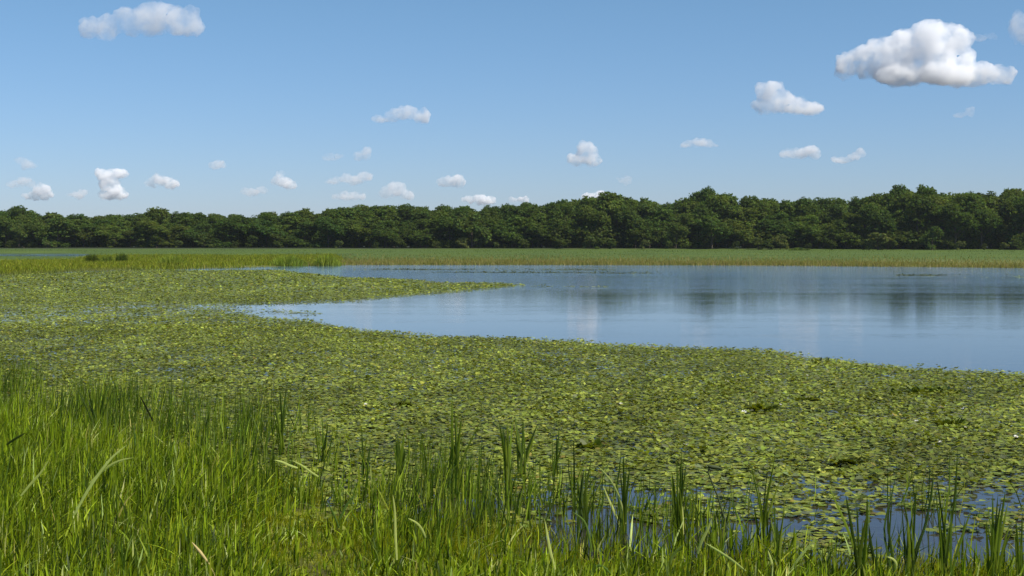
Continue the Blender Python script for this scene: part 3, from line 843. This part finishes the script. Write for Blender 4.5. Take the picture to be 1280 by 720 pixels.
clump((1276, 735), [(1278, 640), (1270, 650)], 'reeds cut by the right edge of the photo', 4, 6, 8)
clump((1030, 735), [(1036, 690), (1020, 680)], 'low reed tuft left of the V-shaped clump', 4, 8, 16)
clump((455, 600), [(452, 534), (458, 545), (448, 556)], 'thin dark reed standing left of the tallest clump', 3, 4, 10)
clump((500, 610), [(506, 535), (498, 545)], 'greenish upright reed tuft left of the tallest clump', 3.5, 10, 9)
clump((352, 570), [(350, 486), (358, 482), (344, 500)], 'tall fine reeds left of centre above the dense grass', 3.2, 9, 12)
clump((405, 585), [(402, 518), (410, 528)], 'fine reed tuft between the left reeds and the centre', 3.2, 7, 14)
clump((308, 560), [(302, 492), (312, 500)], 'pair of fine upright reeds in the left third', 3, 6, 12)
clump((125, 560), [(112, 470), (124, 468), (134, 478), (96, 484)], 'tallest fine reeds above the grass at left', 3.2, 14, 22)
clump((75, 560), [(60, 484), (78, 480)], 'fine reeds left of the tallest reeds at left', 3.2, 12, 22)
clump((20, 560), [(14, 482), (30, 488)], 'fine reeds at the left edge of the photo', 3.2, 12, 22)
clump((200, 575), [(192, 500), (206, 510)], 'sparse fine reeds between the left reeds and the grass hollow', 3, 10, 22)
clump((250, 580), [(246, 505), (262, 515)], 'thin reed tuft in front of the lily bed left of the hollow', 3, 8, 18)

def single(pts, wpx, label, tint=PALE, m=M_reed, name='grass_blade', depth=None, base=None):
    bx, by = base or pts[0]
    x, y = [float(v) for v in G(bx, max(by, 560) if depth is None else depth)]
    x = float(at_depth(bx, by, y)[0]); z0 = float(at_depth(bx, by, y)[2])
    org = np.array([x, y, z0])
    P = [at_depth(p[0], p[1], y - .1 * i / len(pts)) - org for i, p in enumerate(pts)]
    V, Fc, C = ribbon(P, .95 * wpx / F * y, tint, facing=random.uniform(-.3, .3))
    o = link(name, mesh_np(name, V, Fc, m, C, smooth=True), None, org)
    tag(o, label, 'grass blade')
# (depth = photograph row of the foot on the ground)
for pts, w, lab, dep in [
    ([(92, 645), (108, 615), (122, 594), (140, 570), (159, 556)], 4.2, 'long pale blade leaning right over the grass at left', 700),
    ([(112, 604), (128, 588), (146, 576), (167, 572)], 3.2, 'pale blade arching right beside the long leaning one', 700),
    ([(26, 620), (38, 605), (52, 590), (61, 575)], 3.2, 'pale blade slanting up right at the left edge of the grass', 690),
    ([(372, 585), (362, 582), (352, 577), (343, 575)], 3.0, 'pale blade arching flat over the mossy hollow', 690),
    ([(398, 596), (388, 590), (378, 582), (366, 576)], 3.0, 'second pale blade curving over the mossy hollow', 690),
    ([(496, 700), (494, 665), (494, 640), (491, 618)], 3.6, 'whitish upright blade left of centre', 740),
    ([(532, 672), (528, 662), (521, 653), (510, 648)], 3.2, 'pale blade bent over right of the whitish upright one', 720),
    ([(424, 660), (416, 640), (408, 626)], 3.2, 'light green blade slanting left above the grass left of centre', 700),
    ([(424, 650), (434, 630), (445, 616)], 3.2, 'light green blade slanting right, making a V left of centre', 700),
    ([(694, 712), (688, 690), (684, 668), (681, 650)], 4.0, 'pale slanting blade in the grass right of centre', 740),
    ([(734, 735), (741, 710), (748, 704), (757, 709), (767, 722)], 4.2, 'light green blade bent into a hoop at the bottom right of centre', 740),
    ([(833, 730), (836, 705), (843, 690), (856, 680)], 5.5, 'broad bright blade curving right at the bottom', 740),
    ([(872, 692), (876, 678), (884, 664), (890, 648)], 4.5, 'pale spear-like blade left of the fallen blade at the bottom right', 730),
    ([(932, 714), (915, 700), (900, 690), (882, 679)], 3.8, 'fallen straight pale blade near the bottom, right of centre', 730),
    ([(989, 712), (1000, 696), (1012, 682), (1021, 671)], 3.6, 'pale straight blade slanting up right at the bottom right', 735),
    ([(1120, 712), (1121, 704), (1116, 698), (1109, 696)], 3.4, 'short curved pale blade under the kinked reed', 735),
    ([(968, 715), (964, 700), (960, 688)], 3.4, 'short pale blade slanting left at the bottom right', 735),
    ([(740, 690), (736, 668), (731, 650), (716, 640)], 3.4, 'yellow-green blade folding left right of centre', 710),
    ([(8, 556), (18, 549), (32, 541)], 3.4, 'dark blade lying across the grass at the left edge', 690)]:
    single(pts, w, lab, (0.05, 0.08, 0.015) if lab.startswith('dark') else (0.20, 0.29, 0.06) if 'green' in lab or 'bright' in lab else PALE, depth=dep)
single([(192, 528), (186, 516), (180, 504), (174, 494)], 2.6, 'thin blackish stalk leaning left over the lily bed at left', (0.03, 0.035, 0.015), depth=560)

# tan dry spike
pts = np.array([at_depth(p[0], p[1], 11.6) for p in [(262, 706), (256, 698), (250, 690), (245, 684), (240, 678)]])
org = pts[0].copy()
t = empty('dry_reed_spike', org)
V, Fc = tube(pts - org, [.006, .012, .014, .010, .003], 8)
link('spike', mesh_np('spike', V, Fc, M_dry, smooth=True), t)
pts2 = np.array([at_depth(p[0], p[1], 11.6) for p in [(262, 706), (268, 718), (272, 740)]])
V, Fc = tube(pts2 - org, [.003, .003, .003], 6)
link('stem', mesh_np('stem', V, Fc, M_dry, smooth=True), t)
tag(t, 'tan dry reed spike leaning left in the grass at the bottom left', 'reed spike')
# nodding seed head
x, y = [float(v) for v in G(912, 690)]
t = empty('nodding_seed_head', (x, y, 0))
pts = np.array([at_depth(p[0], p[1], y) for p in [(911, 690), (906, 650), (897, 620), (890, 603), (885, 590), (887, 584), (893, 584)]]) - np.array([x, y, 0])
V, Fc = tube(pts, [.010, .009, .008, .008, .007, .008, .008], 7)
link('stem', mesh_np('stem', V, Fc, M_pod, smooth=True), t)
pts = np.array([at_depth(p[0], p[1], y) for p in [(884, 581), (887, 583), (892, 584), (899, 585), (903, 586)]]) - np.array([x, y, 0])
V, Fc = tube(pts, [.004, .018, .022, .013, .003], 9)
link('seed_head', mesh_np('seed_head', V, Fc, M_pod, smooth=True), t)
tag(t, 'dark nodding seed head on a curved stem over the open water at right', 'seed head')

# ------------------------------------------------------------------ clouds
def cloud_mat(name, dens, edge):
    m, n, l = new_mat(name)
    v = n.new('ShaderNodeVolumePrincipled')
    v.inputs['Color'].default_value = (1, 1, 1, 1)
    tc = n.new('ShaderNodeTexCoord')
    nz = n.new('ShaderNodeTexNoise'); nz.inputs['Scale'].default_value = edge; nz.inputs['Detail'].default_value = 3; nz.inputs['Roughness'].default_value = .6
    l.new(tc.outputs['Object'], nz.inputs['Vector'])
    mr = n.new('ShaderNodeMapRange'); mr.inputs['From Min'].default_value = .40; mr.inputs['From Max'].default_value = .62
    mr.inputs['To Min'].default_value = dens * .28; mr.inputs['To Max'].default_value = dens * 1.7
    l.new(nz.outputs['Fac'], mr.inputs['Value']); l.new(mr.outputs[0], v.inputs['Density'])
    v.inputs['Anisotropy'].default_value = 0.0
    o = n.new('ShaderNodeOutputMaterial'); l.new(v.outputs[0], o.inputs['Volume'])
    return m
CLOUD_MATS = {k: cloud_mat('cloud_' + k, d, e) for k, d, e in (('dense', .023, .016), ('soft', .013, .012), ('thin', .012, .006), ('wisp', .0062, .004))}
BASE = 620.0
import bmesh
_ico = None
def ico_arrays():
    global _ico
    if _ico is None:
        bm = bmesh.new(); bmesh.ops.create_icosphere(bm, subdivisions=3, radius=1.0)
        V = np.array([v.co[:] for v in bm.verts]); Fc = np.array([[v.index for v in f.verts] for f in bm.faces]); bm.free()
        _ico = (V, Fc)
    return _ico
def cloud(blobs, kind, label, base_y=None):
    # blobs in photograph pixels: (x, y, rx, ry); placed at the distance where the cloud base is 620 m up
    by = base_y or max(b[1] + b[3] for b in blobs)
    D = BASE * F / (300.5 - by)
    cx = sum(b[0] for b in blobs) / len(blobs)
    c = at_depth(cx, by, D)
    r = random.Random(int(cx * 13 + by))
    parts = []
    iv, jf = ico_arrays()
    m2 = D / F
    for (bx, byy, rx, ry) in blobs:
        p = at_depth(bx, byy, D) - c
        for k in range(5):
            a = r.uniform(0, 6.28); q = r.uniform(.1, .55) if k else 0
            s = r.uniform(.55, .8) if k else 1
            o = np.array([cos(a) * q * rx * m2, r.uniform(-.6, .6) * rx * m2, sin(a) * q * ry * m2]) if k else np.zeros(3)
            parts.append((iv * np.array([rx * s, max(rx, ry) * .6 * s, ry * s]) * m2 + p + o, jf))
    V, Fc = merge(parts)
    V[:, 2] = np.where(V[:, 2] < 0, V[:, 2] * .25, V[:, 2])
    me = mesh_np('cloud', V, Fc, CLOUD_MATS[kind])
    o = link('cloud', me, None, c)
    ext = max(V[:, 0].max() - V[:, 0].min(), V[:, 2].max() - V[:, 2].min())
    rm = o.modifiers.new('union', 'REMESH'); rm.mode = 'VOXEL'; rm.voxel_size = max(1.1 * m2, ext / 170)
    tex = bpy.data.textures.new('cloud_puffs', 'CLOUDS'); tex.noise_scale = 13 * m2; tex.noise_depth = 2
    tex2 = bpy.data.textures.new('cloud_puffs_small', 'CLOUDS'); tex2.noise_scale = 5 * m2; tex2.noise_depth = 3
    for tx, st in ((tex, 10), (tex2, 4.5)):
        dm = o.modifiers.new('puffs', 'DISPLACE'); dm.texture = tx; dm.texture_coords = 'GLOBAL'; dm.strength = st * m2; dm.mid_level = .5
    ev = o.evaluated_get(bpy.context.evaluated_depsgraph_get())
    me2 = bpy.data.meshes.new_from_object(ev)
    o.modifiers.clear(); o.data = me2
    bpy.data.meshes.remove(me)
    me2.name = 'cloud'
    tag(o, label, 'cloud')
cloud([(112, 36, 14, 13), (135, 34, 17, 16), (158, 26, 20, 17), (185, 24, 26, 20), (200, 18, 22, 16), (222, 28, 22, 18), (238, 24, 14, 18), (246, 36, 9, 10)], 'soft', 'large flat-bottomed white cloud at the top left of the sky', 51)
cloud([(1060, 76, 14, 13), (1056, 88, 14, 12), (1085, 78, 20, 20), (1100, 64, 20, 20), (1130, 66, 30, 30), (1165, 56, 30, 30), (1190, 52, 22, 24), (1180, 84, 38, 22), (1130, 90, 40, 18), (1225, 92, 22, 14), (1250, 94, 20, 12), (1200, 80, 20, 26)],
      'dense', 'largest cloud, a heaped white cumulus at the upper right', 108)
cloud([(962, 112, 18, 12), (970, 124, 24, 14), (990, 132, 20, 12), (958, 132, 20, 9), (1012, 136, 20, 7)], 'soft', 'medium cumulus sloping to the right, left of the largest cloud', 147)
cloud([(475, 149, 12, 4), (495, 144, 16, 8), (510, 140, 14, 9), (528, 145, 12, 8)], 'soft', 'small elongated cloud left of the centre of the sky', 153)
cloud([(722, 200, 12, 8), (733, 192, 14, 14), (740, 200, 12, 8), (735, 186, 9, 9)], 'soft', 'small peaked cloud just right of the centre above the trees', 210)
cloud([(860, 180, 9, 4), (876, 178, 14, 6), (888, 182, 9, 3)], 'thin', 'thin flat cloudlet right of the peaked cloud', 185)
cloud([(990, 193, 14, 5), (1006, 190, 15, 7), (1020, 192, 9, 5)], 'thin', 'low flat cloud under the medium cumulus', 199)
cloud([(1050, 199, 12, 4), (1066, 196, 10, 5), (1076, 191, 6, 6)], 'thin', 'small cloud tipped up on its right, right of the low flat cloud', 203)
cloud([(1202, 143, 8, 4), (1212, 139, 7, 7)], 'thin', 'tiny cloud puff below the largest cloud', 146)
cloud([(1225, 47, 9, 5), (1238, 45, 9, 5)], 'thin', 'faint wisp right of the largest cloud', 51)
cloud([(1272, 36, 12, 18), (1285, 38, 18, 20)], 'soft', 'cloud cut by the right edge of the photo near the top', 56)
cloud([(133, 219, 14, 7), (148, 216, 11, 6), (137, 230, 14, 9), (145, 242, 15, 9), (133, 244, 12, 6)], 'thin', 'ragged upright cloud above the trees at left', 250)
cloud([(190, 229, 10, 6), (203, 227, 14, 7), (215, 230, 9, 5)], 'thin', 'small oval cloud right of the ragged upright one', 236)
cloud([(268, 207, 7, 4), (275, 206, 9, 6)], 'thin', 'tiny round cloud alone left of centre', 212)
cloud([(350, 217, 6, 6), (350, 226, 10, 7), (362, 232, 10, 6)], 'thin', 'small cloud with a raised left corner', 238)
cloud([(312, 240, 14, 5), (325, 238, 8, 4)], 'wisp', 'faint smear left of the cloud with the raised corner', 245)
cloud([(448, 194, 9, 6), (456, 192, 9, 7)], 'thin', 'upper right puff of the small pair left of centre', 200)
cloud([(412, 196, 9, 4), (424, 195, 8, 4)], 'wisp', 'faint left puff of the small pair left of centre', 200)
cloud([(422, 226, 14, 5), (440, 225, 16, 7), (455, 221, 11, 7)], 'wisp', 'pale flat cloud under the small pair', 233)
cloud([(430, 246, 14, 4), (445, 245, 12, 4)], 'wisp', 'lowest pale streak under the flat cloud left of centre', 250)
cloud([(485, 240, 12, 7), (496, 236, 12, 9), (508, 243, 10, 6)], 'wisp', 'pale mound-shaped cloud right of the flat pale cloud', 250)
cloud([(556, 226, 9, 6), (566, 225, 12, 7), (575, 229, 8, 5)], 'thin', 'small cloud above the trees left of centre', 235)
cloud([(586, 249, 9, 5), (600, 249, 11, 6), (612, 250, 8, 5)], 'thin', 'cloud half hidden behind the treetops below centre', 256)
cloud([(642, 250, 8, 4), (652, 250, 8, 5)], 'thin', 'small cloud just over the treetops at centre', 256)
cloud([(735, 246, 10, 5), (750, 246, 12, 7)], 'thin', 'small cloud peeking over the domed treetop', 256)
cloud([(780, 224, 9, 4), (786, 222, 6, 4)], 'wisp', 'faint puff right below the peaked cloud', 228)
cloud([(25, 201, 10, 6), (36, 206, 12, 4)], 'wisp', 'faint upper wisp at the left edge of the sky', 212)
cloud([(18, 230, 10, 5), (32, 228, 12, 7)], 'wisp', 'pale left lump of the low clouds at the left edge', 236)
cloud([(40, 244, 12, 6), (52, 239, 11, 8), (58, 244, 9, 5)], 'thin', 'brighter right lump of the low clouds at the left edge', 250)
cloud([(95, 244, 12, 3), (106, 240, 7, 4)], 'wisp', 'thin streak between the left edge clouds and the ragged cloud', 248)
# ------------------------------------------------------------------ haze
hm, hn, hl = new_mat('air_haze')
hv = hn.new('ShaderNodeVolumePrincipled')
hv.inputs['Color'].default_value = (.86, .93, 1, 1); hv.inputs['Density'].default_value = HAZE; hv.inputs['Anisotropy'].default_value = .2
ho = hn.new('ShaderNodeOutputMaterial'); hl.new(hv.outputs[0], ho.inputs['Volume'])
bv = [(x_, y_, z_) for z_ in (-2.5, 22) for y_ in (-1450, 1450) for x_ in (-1450, 1450)]
bf = [(0, 2, 3, 1), (4, 5, 7, 6), (0, 1, 5, 4), (2, 6, 7, 3), (0, 4, 6, 2), (1, 3, 7, 5)]
tag(link('haze', mesh_np('haze', bv, bf, hm)), 'thin summer haze over the lake', None, None, 'stuff')
print('script done, objects', len(bpy.data.objects))
